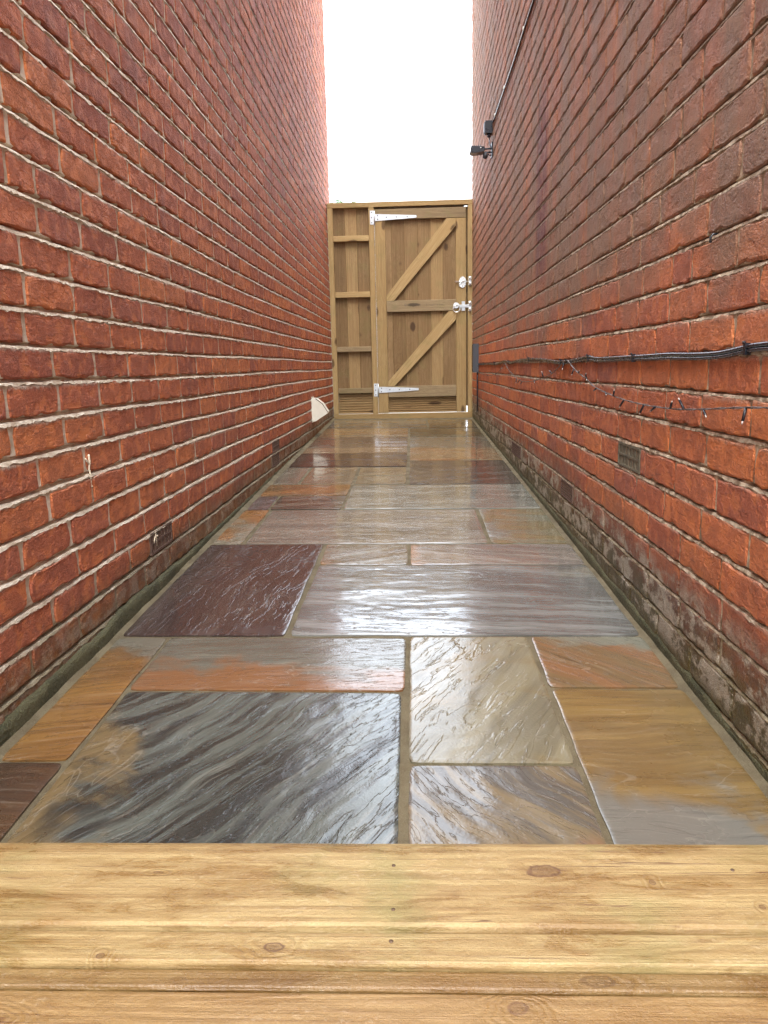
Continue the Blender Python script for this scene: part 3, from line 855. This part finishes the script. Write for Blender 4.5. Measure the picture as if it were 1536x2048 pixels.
def ribbed(name, parent, x0, x1, z0, z1, y, mat):
    n = 8; prof = []
    for i in range(n):
        a = z0 + (z1 - z0) * i / n; d = (z1 - z0) / n
        prof += [(y, a + d * .08), (y, a + d * .58), (y + .009, a + d * .70), (y + .009, a + d * .96)]
    prof = [(y + .012, z0)] + prof + [(y + .006, z1), (y + .024, z1), (y + .024, z0 - .001)]
    xm = (x0 + x1) / 2
    mb = MB(); mb.prism([(p[0] - y, p[1] - z0) for p in prof], x0 - xm, x1 - xm, 'x')
    o = mb.obj(name, mat, parent); o.location = Vector((xm, y, z0)) - parent.location
    return o
ribbed("ribbed_board", fence, -.706, -.381, -.441, -.250, GY + .040, M['board_pale'])
# stop batten behind the closing side
timber("stop_batten", fence, -.33, .498, 1.395, 1.431, GY + .052, GY + .069, M["board_wood"])
timber("stop_batten", fence, .500, .545, -.385, 1.425, GY + .052, GY + .069, M['board_wood'])

gate = tag(empty("garden_gate", (.095, GY, -.43)), "ledged and braced timber gate with galvanised strap hinges and ring latch", "gate")
GF = GY + .006
timber("top_ledge", gate, -.3252, .511, 1.322, 1.412, GF - .002, GF + .026, M['rail_grey'])
timber("stile", gate, -.3252, -.229, -.4385, 1.3195, GF, GF + .028, FW)
timber("stile", gate, .419, .511, -.4385, 1.3195, GF, GF + .028, FW)
timber("middle_ledge", gate, -.2275, .4175, .500, .602, GF - .001, GF + .025, M['rail_grey'])
timber("bottom_ledge", gate, -.2275, .4175, -.290, -.185, GF - .001, GF + .025, M['rail_grey'])
def brace(poly):
    # poly in (x,z); grain along the long diagonal
    a = Vector(((poly[0][0] + poly[1][0]) / 2, 0, (poly[0][1] + poly[1][1]) / 2)); b = Vector(((poly[-2][0] + poly[-3][0]) / 2, 0, (poly[-2][1] + poly[-3][1]) / 2))
    c = (a + b) / 2; d = (a - b).normalized(); ang = math.atan2(d.z, d.x)
    ca, sa = math.cos(-ang), math.sin(-ang)
    loc = [((x - c.x) * ca - (z - c.z) * sa, (x - c.x) * sa + (z - c.z) * ca) for x, z in poly]
    mb = MB(); mb.prism(loc[::-1], 0, .024)
    o = mb.obj("brace", M['frame_wood'], gate); o.location = Vector((c.x, GF + .0005, c.z)) - gate.location
    o.rotation_euler = (0, -ang, 0)
    return o
brace([(.335, 1.3205), (.4180, 1.3205), (.4180, 1.252), (-.158, .6035), (-.2278, .6035), (-.2278, .648)])
brace([(.352, .4985), (.4180, .4985), (.4180, .420), (-.168, -.1835), (-.2278, -.1835), (-.2278, -.142)])
gx = [-.3252, -.236, -.175, -.056, .063, .187, .298, .413, .5115]
for i in range(8):
    o = timber("gate_board", gate, gx[i], gx[i + 1] + (.006 if i < 7 else 0), -.266, 1.409, GF + .031, GF + .043, M['board_pale'] if i in (5,) else M['board_wood'], .005)
    if 0 < i < 7: o.rotation_euler.rotate_axis('X', R(4.0))
ribbed("ribbed_board", gate, -.300, .500, -.4388, -.268, GF + .030, M['board_pale'])

def strap(z, zt, x0=-.324):
    h = empty("strap_hinge"); h.parent = gate; h.location = (0, 0, 0)
    g0 = gate.location
    mb = MB()
    zc = z
    mb.prism([(x0 - g0.x, zc - .030 - g0.z), (.058 - g0.x, zc - .011 - g0.z), (.062 - g0.x, zc - g0.z), (.058 - g0.x, zc + .011 - g0.z), (x0 - g0.x, zc + .030 - g0.z)], GF - .0062 - g0.y, GF - .0022 - g0.y)
    mb.obj("strap", M['galv'], h)
    mb = MB()
    mb.box((x0 - .040 - g0.x, GY - .0045 - g0.y, zc - .060 - g0.z), (x0 - .006 - g0.x, GY - .0005 - g0.y, zc + .060 - g0.z))
    mb.tube([(x0 - g0.x, GY - .006 - g0.y, zc - .066 - g0.z), (x0 - g0.x, GY - .006 - g0.y, zc + .058 - g0.z)], .0062, 10)
    mb.obj("hinge_plate", M['galv'], h)
    for (sx, sz) in [(x0 + .03, .016), (x0 + .03, -.016), (x0 + .11, 0), (x0 + .20, 0), (x0 + .30, 0), (x0 - .024, .045), (x0 - .024, -.045), (x0 - .024, 0)]:
        yb = GF - .0062 if sx > x0 else GY - .0045
        mb = MB(); mb.tube([(sx - g0.x, yb - g0.y + .001, zc + sz - g0.z), (sx - g0.x, yb - g0.y - .0018, zc + sz - g0.z)], .0055, 8)
        mb.obj("screw", M['dark_grey'], h)
strap(1.341, 0); strap(-.217, 0)
def gp_(x, y, z): return (x - gate.location.x, y - gate.location.y, z - gate.location.z)
# sliding bolt: oval plate, bar, turning ring
mb = MB()
mb.prism([(gp_(.478 + .033 * math.cos(q), 0, .752 + .050 * math.sin(q))[0], gp_(0, 0, .752 + .050 * math.sin(q))[2]) for q in [2 * math.pi * i / 20 for i in range(20)]], GF - .006 - GY, GF - .0015 - GY)
bolt = mb.obj("bolt", M['zinc'], gate)
mb = MB(); mb.tube([gp_(.410, GF - .014, .756), gp_(.524, GF - .014, .756)], .0072, 10)
mb.box(gp_(.455, GF - .020, .740), gp_(.468, GF - .004, .772)); mb.box(gp_(.492, GF - .020, .740), gp_(.505, GF - .004, .772))
mb.obj("bolt_bar", M['zinc'], bolt)
mb = MB(); mb.torus(gp_(.462, GF - .016, .728), .016, .0042); mb.obj("bolt_ring", M['zinc'], bolt)
mb = MB()
n_ = 20
mb.prism([(gp_(.420 + .027 * math.cos(2 * math.pi * i / n_), 0, 0)[0], gp_(0, 0, .545 + .027 * math.sin(2 * math.pi * i / n_))[2]) for i in range(n_)], GF - .010 - GY, GF - .0025 - GY)
latch = mb.obj("ring_latch", M['zinc'], gate)
mb = MB(); mb.torus(gp_(.421, GF - .020, .515), .032, .0048); mb.tube([gp_(.420, GF - .004, .545), gp_(.420, GF - .024, .545)], .009, 10); mb.obj("latch_ring", M['zinc'], latch)
mb = MB(); mb.box(gp_(.446, GF - .016, .522), gp_(.552, GF - .006, .550), .003); mb.box(gp_(.470, GF - .014, .495), gp_(.500, GF - .003, .580)); mb.obj("latch_bar", M['galv'], latch)
def fp_(x, y, z): return (x - fence.location.x, y - fence.location.y, z - fence.location.z)
for zc, hh in ((.762, .040), (.535, .046)):
    mb = MB(); mb.box(fp_(.534, GY - .004, zc - hh), fp_(.560, GY - .0005, zc + hh))
    mb.tube([fp_(.547, GY - .010, zc + .008), fp_(.547, GY - .010, zc + hh)], .011, 10); mb.tube([fp_(.547, GY - .010, zc - hh), fp_(.547, GY - .010, zc - .012)], .011, 10)
    mb.obj("latch_keep", M['zinc'], fence)
# faded stamp on the middle ledge: an open G-like curl and a run of short illegible strokes
mb = MB(); rs = random.Random(4)
ysk = GF - .0018
mb.torus(gp_(-.052, ysk, .560), .0085, .0013, 'y', 14, 4, .7, 5.9)
mb.box(gp_(-.052, ysk - .0006, .5585), gp_(-.044, ysk + .0006, .5605))
x = -.026
while x < .30:
    if .085 < x < .14: x += .006; continue
    w = rs.uniform(.002, .006); h = rs.uniform(.008, .014)
    zc = .559 + (x + .05) * -.01
    if rs.random() < .6: mb.box(gp_(x, ysk - .0006, zc - h / 2), gp_(x + .0016, ysk + .0006, zc + h / 2))
    z_ = zc + rs.choice([-h / 2, 0, h / 2 - .0016]); mb.box(gp_(x + .0018, ysk - .0006, z_), gp_(x + w + .0018, ysk + .0006, z_ + .0014))
    x += w + .005
tag(mb.obj("stamp_mark", M['ink'], gate), kind="stuff")

# ------------------------------------------------------------------ timber step at the foot of the alley (camera end)
step = tag(empty("timber_step", (-.1, .6, floor_z(0, .6))), "pale wet timber step across the near end of the paved alley", "step")
def sleeper(y0, y1, ztop, mat, far_r=.004, near_r=.004, seed=1):
    L = step.location
    xa = np.linspace(LX + .004, RX - .004, 150); n = len(xa)
    vn = VN(seed)
    nz = lambda s, f: (vn.fbm(xa * f, xa * 0 + s, 3, .5) - .5) * 2
    zb = floor_z(0, (y0 + y1) / 2) - .02
    e0 = y0 + .0012 * nz(1, 3) + .0006 * nz(2, 20); e1 = y1 + .0010 * nz(3, 3)
    prof = [(e0, np.full(n, zb)), (e0, ztop - near_r * 1.6 + .0005 * nz(4, 8)), (e0 + near_r * .35, ztop - near_r * .45 + 0 * xa), (e0 + near_r, ztop + .0002 * nz(5, 6)),
            (e0 * .67 + e1 * .33, ztop + .0006 * nz(6, 4) + 0 * xa), (e0 * .33 + e1 * .67, ztop + .0006 * nz(7, 4)), (e1 - far_r, ztop + .0002 * nz(8, 4)),
            (e1 - far_r * .35, ztop - far_r * .05 + 0 * xa), (e1, ztop - far_r * .16 + 0 * xa), (e1, np.full(n, zb))]
    m_ = len(prof); vs = np.zeros((m_, n, 3))
    for i, (yy, zz) in enumerate(prof):
        vs[i, :, 0] = xa; vs[i, :, 1] = yy; vs[i, :, 2] = zz
    idx = np.arange(m_ * n).reshape(m_, n)
    fs = np.stack([idx[:-1, :-1], idx[:-1, 1:], idx[1:, 1:], idx[1:, :-1]], -1).reshape(-1, 4).tolist()
    fs.append(tuple(int(v) for v in idx[:, 0])); fs.append(tuple(int(v) for v in idx[::-1, -1]))
    mb = MB(); mb.add(vs.reshape(-1, 3).tolist(), fs, False)
    # mesh keeps world coordinates so that the knots stay where they are
    o = mb.obj("sleeper", mat, step); o.location = -L
    return o
sleeper(.5912, .7135, -.480, M['sleeper_a'], .020, .0045, 5)
sleeper(.5515, .5858, -.4815, M['sleeper_b'], .004, .002, 6)
sleeper(.5315, .5500, -.4885, M['sleeper_c'], .002, .002, 7)
sleeper(.360, .5300, -.4910, M['sleeper_d'], .003, .004, 8)
for (sx, sy) in [(-.025, .674), (-.024, .612), (-.025, .575), (.299, .669)]:
    mb = MB(); L = step.location
    zt = -.4797 if sy > .59 else -.4812
    mb.tube([(sx - L.x, sy - L.y, zt - .004 - L.z), (sx - L.x, sy - L.y, zt + .0003 - L.z)], .0019, 10)
    mb.obj("screw", M['rust'], step)

# ------------------------------------------------------------------ white hood on the left wall
hood = tag(empty("vent_hood", (LX, 5.90, -.31)), "small white plastic hood low on the left wall near the gate", "vent hood")
pf = [(0, .085), (.034, .085), (.083, .046), (.122, -.018), (.117, -.030), (.026, -.088), (0, -.088)]
mb = MB(); mb.prism(pf, -.05, .06); mb.obj("hood_shell", M['white'], hood)
mb = MB(); mb.box((-.004, -.062, -.098), (.003, .072, .098)); mb.obj("flange", M['white'], hood)
mb = MB(); mb.prism([(.034, .0855), (.0835, .0465), (.1225, -.0175), (.1185, -.019), (.081, .043), (.033, .0805)], -.0525, -.0503); mb.obj("rim", M['joint'], hood)

# ------------------------------------------------------------------ dark box on the right wall beside the gate
jb = tag(empty("junction_box", (RX, 6.74, .05)), "dark grey box on the right wall where the low cable ends beside the gate", "junction box")
mb = MB(); mb.box((-.050, -.05, -.115), (-.001, .05, .125)); mb.obj("box_body", M['dark_grey'], jb)
mb = MB(); mb.box((-.0535, -.043, -.105), (-.0502, .043, .115)); mb.obj("lid", M['black'], jb)
mb = MB(); mb.tube([(-.012, -.03, -.115), (-.012, -.035, -.20), (-.010, -.03, -.34), (-.012, -.02, -.45)], .006, 6); mb.obj("tail_cable", M['cable'], jb)

# ------------------------------------------------------------------ low cable run with clips
def smooth_path(pts, step_=.03):
    out = []; n = len(pts)
    for i in range(n - 1):
        p0, p1, p2, p3 = (Vector(pts[max(i - 1, 0)]), Vector(pts[i]), Vector(pts[i + 1]), Vector(pts[min(i + 2, n - 1)]))
        k = max(1, int((p2 - p1).length / step_))
        for j in range(k):
            t = j / k
            out.append(.5 * ((2 * p1) + (-p0 + p2) * t + (2 * p0 - 5 * p1 + 4 * p2 - p3) * t * t + (-p0 + 3 * p1 - 3 * p2 + p3) * t ** 3))
    out.append(Vector(pts[-1]))
    return out
cab = tag(empty("cable_run", (RX, 3.4, .01)), "pair of thick black cables clipped along a bed joint of the right wall", "cable")
pth = [(-1.18, .03), (-.4, .021), (.25, .024), (.7, .020), (1.10, .018), (1.279, .018), (1.34, .016), (1.45, .009), (1.574, .008), (1.75, .009), (1.899, .007), (2.15, .008), (2.398, .007), (2.532, .012), (2.70, .006), (3.0, .002),
       (3.258, .008), (3.55, .018), (3.808, .019), (4.2, .016), (4.5, .006), (4.8, .016), (5.2, .002), (5.9, .004), (6.69, .000)]
cabz = lambda y: float(np.interp(y, [p[0] for p in pth], [p[1] for p in pth]))
for dz, rad, off in ((.0038, .0040, .006), (-.0040, .0036, .0052)):
    mb = MB(); mb.tube(smooth_path([(-off, y - 3.4, z - .01 + dz * (1 if y < 3.2 else .6) + .0012 * math.sin(y * 9 + dz * 900)) for y, z in pth]), rad, 8)
    mb.obj("cable_strand", M['cable'], cab)
for y in (-.9, -.1, .62, 1.0, 1.345, 2.02, 2.53, 2.99, 3.81, 4.6, 5.4, 6.2):
    mb = MB(); z = cabz(y) - .01
    mb.box((-.0105, y - 3.4 - .004, z - .0095), (.002, y - 3.4 + .004, z + .0105)); mb.tube([(-.009, y - 3.4, z + .011), (-.013, y - 3.4, z + .011)], .003, 6)
    mb.obj("cable_clip", M['black'], cab)

# ------------------------------------------------------------------ string of little lights hanging below the cable
fairy = tag(empty("string_lights", (RX, 2.5, -.05)), "string of tiny unlit lights sagging in loops below the low cable", "string lights")
fl = lambda y, z, n=.012: (-n, y - 2.5, z + .05)
sw1 = [(-.1, .02), (.25, -.01), (.6, -.05), (1.0, -.068), (1.265, -.078), (1.371, -.084), (1.558, -.097), (1.705, -.103), (1.884, -.104), (2.106, -.098), (2.388, -.077), (2.524, -.052), (2.676, -.029), (2.831, .008)]
sw2 = [(2.86, .010), (2.949, -.005), (3.119, -.038), (3.373, -.063), (3.644, -.081), (3.966, -.089), (4.248, -.072), (4.529, -.035), (4.722, .006)]
sw3 = [(4.74, .006), (4.82, -.01), (5.093, -.051), (5.565, -.078), (6.136, -.078), (6.586, -.062), (6.66, -.02)]
mb = MB()
for sw in (sw1, sw2, sw3):
    p = smooth_path([fl(*q) for q in sw], .02)
    for ph in (0, math.pi):
        mb.tube([(v.x + .0012 * math.cos(i * .9 + ph), v.y, v.z + .0012 * math.sin(i * .9 + ph)) for i, v in enumerate(p)], .0011, 5)
mb.obj("twisted_wire", M['wire'], fairy)
bulbs = [((2.642, -.035), (2.584, -.020)), ((2.533, -.047), (2.498, -.030)), ((2.523, -.046), (2.481, -.062)), ((2.379, -.078), (2.444, -.098)), ((2.274, -.086), (2.213, -.103)), ((2.179, -.093), (2.144, -.069)),
         ((2.071, -.100), (2.092, -.122)), ((1.892, -.104), (1.915, -.135)), ((1.802, -.104), (1.853, -.127)), ((1.699, -.102), (1.665, -.079)), ((1.614, -.100), (1.634, -.075)), ((1.508, -.094), (1.463, -.116)),
         ((1.318, -.081), (1.314, -.108)), ((2.717, -.022), (2.721, -.043)), ((4.443, -.050), (4.285, -.044)), ((4.192, -.077), (4.176, -.106)), ((4.092, -.084), (4.132, -.113)), ((3.983, -.088), (4.021, -.114)),
         ((3.591, -.078), (3.537, -.092)), ((3.343, -.060), (3.346, -.034)), ((3.145, -.040), (3.179, -.027)), ((2.90, -.0), (2.89, -.025)), ((1.10, -.072), (1.07, -.094)), ((.92, -.066), (.95, -.043)),
         ((5.2, -.058), (5.25, -.09)), ((5.8, -.080), (5.7, -.055)), ((4.88, -.02), (4.80, -.045))]
for (a, b) in bulbs:
    A = Vector(fl(*a)); B = Vector(fl(*b, .019)); d = B - A
    ln = min(max(d.length, .018), .030); B = A + d.normalized() * ln
    mb = MB(); mb.tube([A, A + (B - A) * .8], .0026, 7); o = mb.obj("light_holder", M['black'], fairy)
    mb = MB(); mb.tube([A + (B - A) * .8, B], [.0018, .0012], 6); mb.obj("bulb", M['clear'], o)

# ------------------------------------------------------------------ high cable, connector box, floodlight
hi = tag(empty("wall_cable", (RX, 3.8, 1.585)), "thin cable running high along the right wall to the small black box", "cable")
mb = MB(); mb.tube(smooth_path([(-.006, y - 3.8, z - 1.585) for y, z in [(-1.18, 1.60), (.25, 1.60), (1.5, 1.60), (2.6, 1.592), (3.803, 1.587), (4.477, 1.578), (5.1, 1.583), (5.50, 1.587), (5.585, 1.600)]]), .0048, 6)
mb.obj("cable_strand", M['cable'], hi)
for y in (1.2, 2.2, 3.2, 4.1, 4.9, 5.4):
    mb = MB(); mb.box((-.013, y - 3.8 - .004, -.005), (.002, y - 3.8 + .004, .012)); mb.obj("cable_clip", M['white'], hi)
cb = tag(empty("connector_box", (RX, 5.64, 1.575)), "small black weatherproof box above the floodlight on the right wall", "junction box")
mb = MB(); mb.box((-.052, -.032, -.036), (-.001, .032, .042)); mb.obj("box_body", M['black'], cb)
mb = MB(); mb.box((-.058, -.026, -.028), (-.0522, .026, .034)); mb.obj("lid", M['dark_grey'], cb)
mb = MB(); mb.tube([(-.025, -.01, -.036), (-.025, -.01, -.058)], .012, 8); mb.tube([(-.025, -.01, -.056), (-.018, -.014, -.10), (-.008, -.02, -.15), (-.012, -.01, -.178), (-.03, 0, -.165)], .0042, 6); mb.obj("drop_cable", M['cable'], cb)
fl_ = tag(empty("floodlight", (RX, 5.62, 1.43)), "small black floodlight with motion sensor sticking out from the right wall", "floodlight")
mb = MB(); mb.box((-.010, -.035, -.045), (-.001, .035, .045)); mb.obj("wall_plate", M['black'], fl_)
mb = MB(); mb.tube([(-.008, 0, .012), (-.06, 0, .010)], .006, 6); mb.tube([(-.008, 0, -.012), (-.05, 0, -.012)], .006, 6); mb.obj("arm", M['black'], fl_)
mb = MB()
mb.prism([(-.155, -.012), (-.150, .022), (-.105, .020), (-.058, .016), (-.058, -.010), (-.070, -.016), (-.105, -.020), (-.142, -.019)], -.045, .045); lh = mb.obj("lamp_head", M['black'], fl_)
mb = MB(); mb.box((-.150, -.038, -.0225), (-.108, .038, -.0195)); mb.obj("lens", M['lens'], lh)
mb = MB()
for i in range(5): mb.box((-.140 + i * .013, -.040, .0195), (-.136 + i * .013, .040, .0265))
mb.obj("cooling_fins", M['dark_grey'], lh)
mb = MB(); mb.tube([(-.052, -.012, -.016), (-.052, -.012, -.048)], [.015, .018], 12); mb.tube([(-.052, -.012, -.048), (-.052, -.012, -.056)], [.016, .006], 12); mb.obj("motion_sensor", M['dark_grey'], fl_)
mb = MB(); mb.tube([(-.085, -.0455, .008), (-.085, -.048, .008)], .004, 8); mb.obj("screw", M['zinc'], lh)

# bent nail in the right wall
nail = tag(empty("nail", (RX, 1.523, .226)), "rusty bent nail in a joint of the right wall above the cables", "nail")
mb = MB(); mb.tube([(.004, 0, .004), (-.006, .001, .003), (-.010, .002, -.002), (-.010, .001, -.012)], .0022, 6); mb.obj("shank", M['black'], nail)

# ------------------------------------------------------------------ overhead line and the treetop far behind the gate
oc = MB(); oc.tube([(-14, 20, 6.2), (-8, 20, 6.05), (-2.1, 20, 6.42), (1.6, 20, 6.78), (8, 20, 7.7), (14, 20, 8.9)], .004, 5)
gl = simple("pale_cable", (.55, .55, .55), .6)
tag(oc.obj("overhead_cable", gl), "faint thin overhead cable crossing the white sky above the gate", "cable")
lf = G("pale_leaf"); lp = lf.pos()
lf.set(Base_Color=lf.mix(lf.noise(lp, 1.5, 3), (.05, .10, .04), (.11, .17, .08)), Roughness=.6)
tree = tag(empty("tree", (-3.7, 45, -1.12)), "distant pale green tree whose top just shows over the gate", "tree")
mb = MB(); mb.tube([(0, 0, 0), (.05, 0, 3), (-.05, .1, 6), (0, 0, 8.5)], [.22, .17, .12, .04], 8)
for i in range(9):
    a = i * 2.4; mb.tube([(0, 0, 3.5 + i * .5), (math.cos(a) * .9, math.sin(a) * .9, 4.5 + i * .5), (math.cos(a) * 1.5, math.sin(a) * 1.5, 5.2 + i * .48)], [.07, .05, .02], 5)
mb.obj("trunk", M['rail_grey'], tree)
r_ = random.Random(9); mb = MB()
for i in range(5200):
    u = r_.random(); z = 3.6 + u * 6.4; rad = 2.2 * math.sin(math.pi * min(1, (1 - u) * .75 + .12)) * (r_.random() ** .45)
    a = r_.uniform(0, 2 * math.pi); lump = 1 + .25 * math.sin(a * 3 + z * 1.3)
    c = Vector((rad * lump * math.cos(a), rad * lump * math.sin(a), z + .25 * math.sin(a * 2)))
    s = r_.uniform(.06, .13); d1 = Vector((r_.gauss(0, 1), r_.gauss(0, 1), r_.gauss(0, 1))).normalized() * s
    d2 = d1.cross(Vector((r_.gauss(0, 1), r_.gauss(0, 1), r_.gauss(0, 1)))).normalized() * s * .6
    mb.add([c - d1, c + d2, c + d1, c - d2], [(0, 1, 2, 3)])
mb.obj("crown", lf.m, tree)
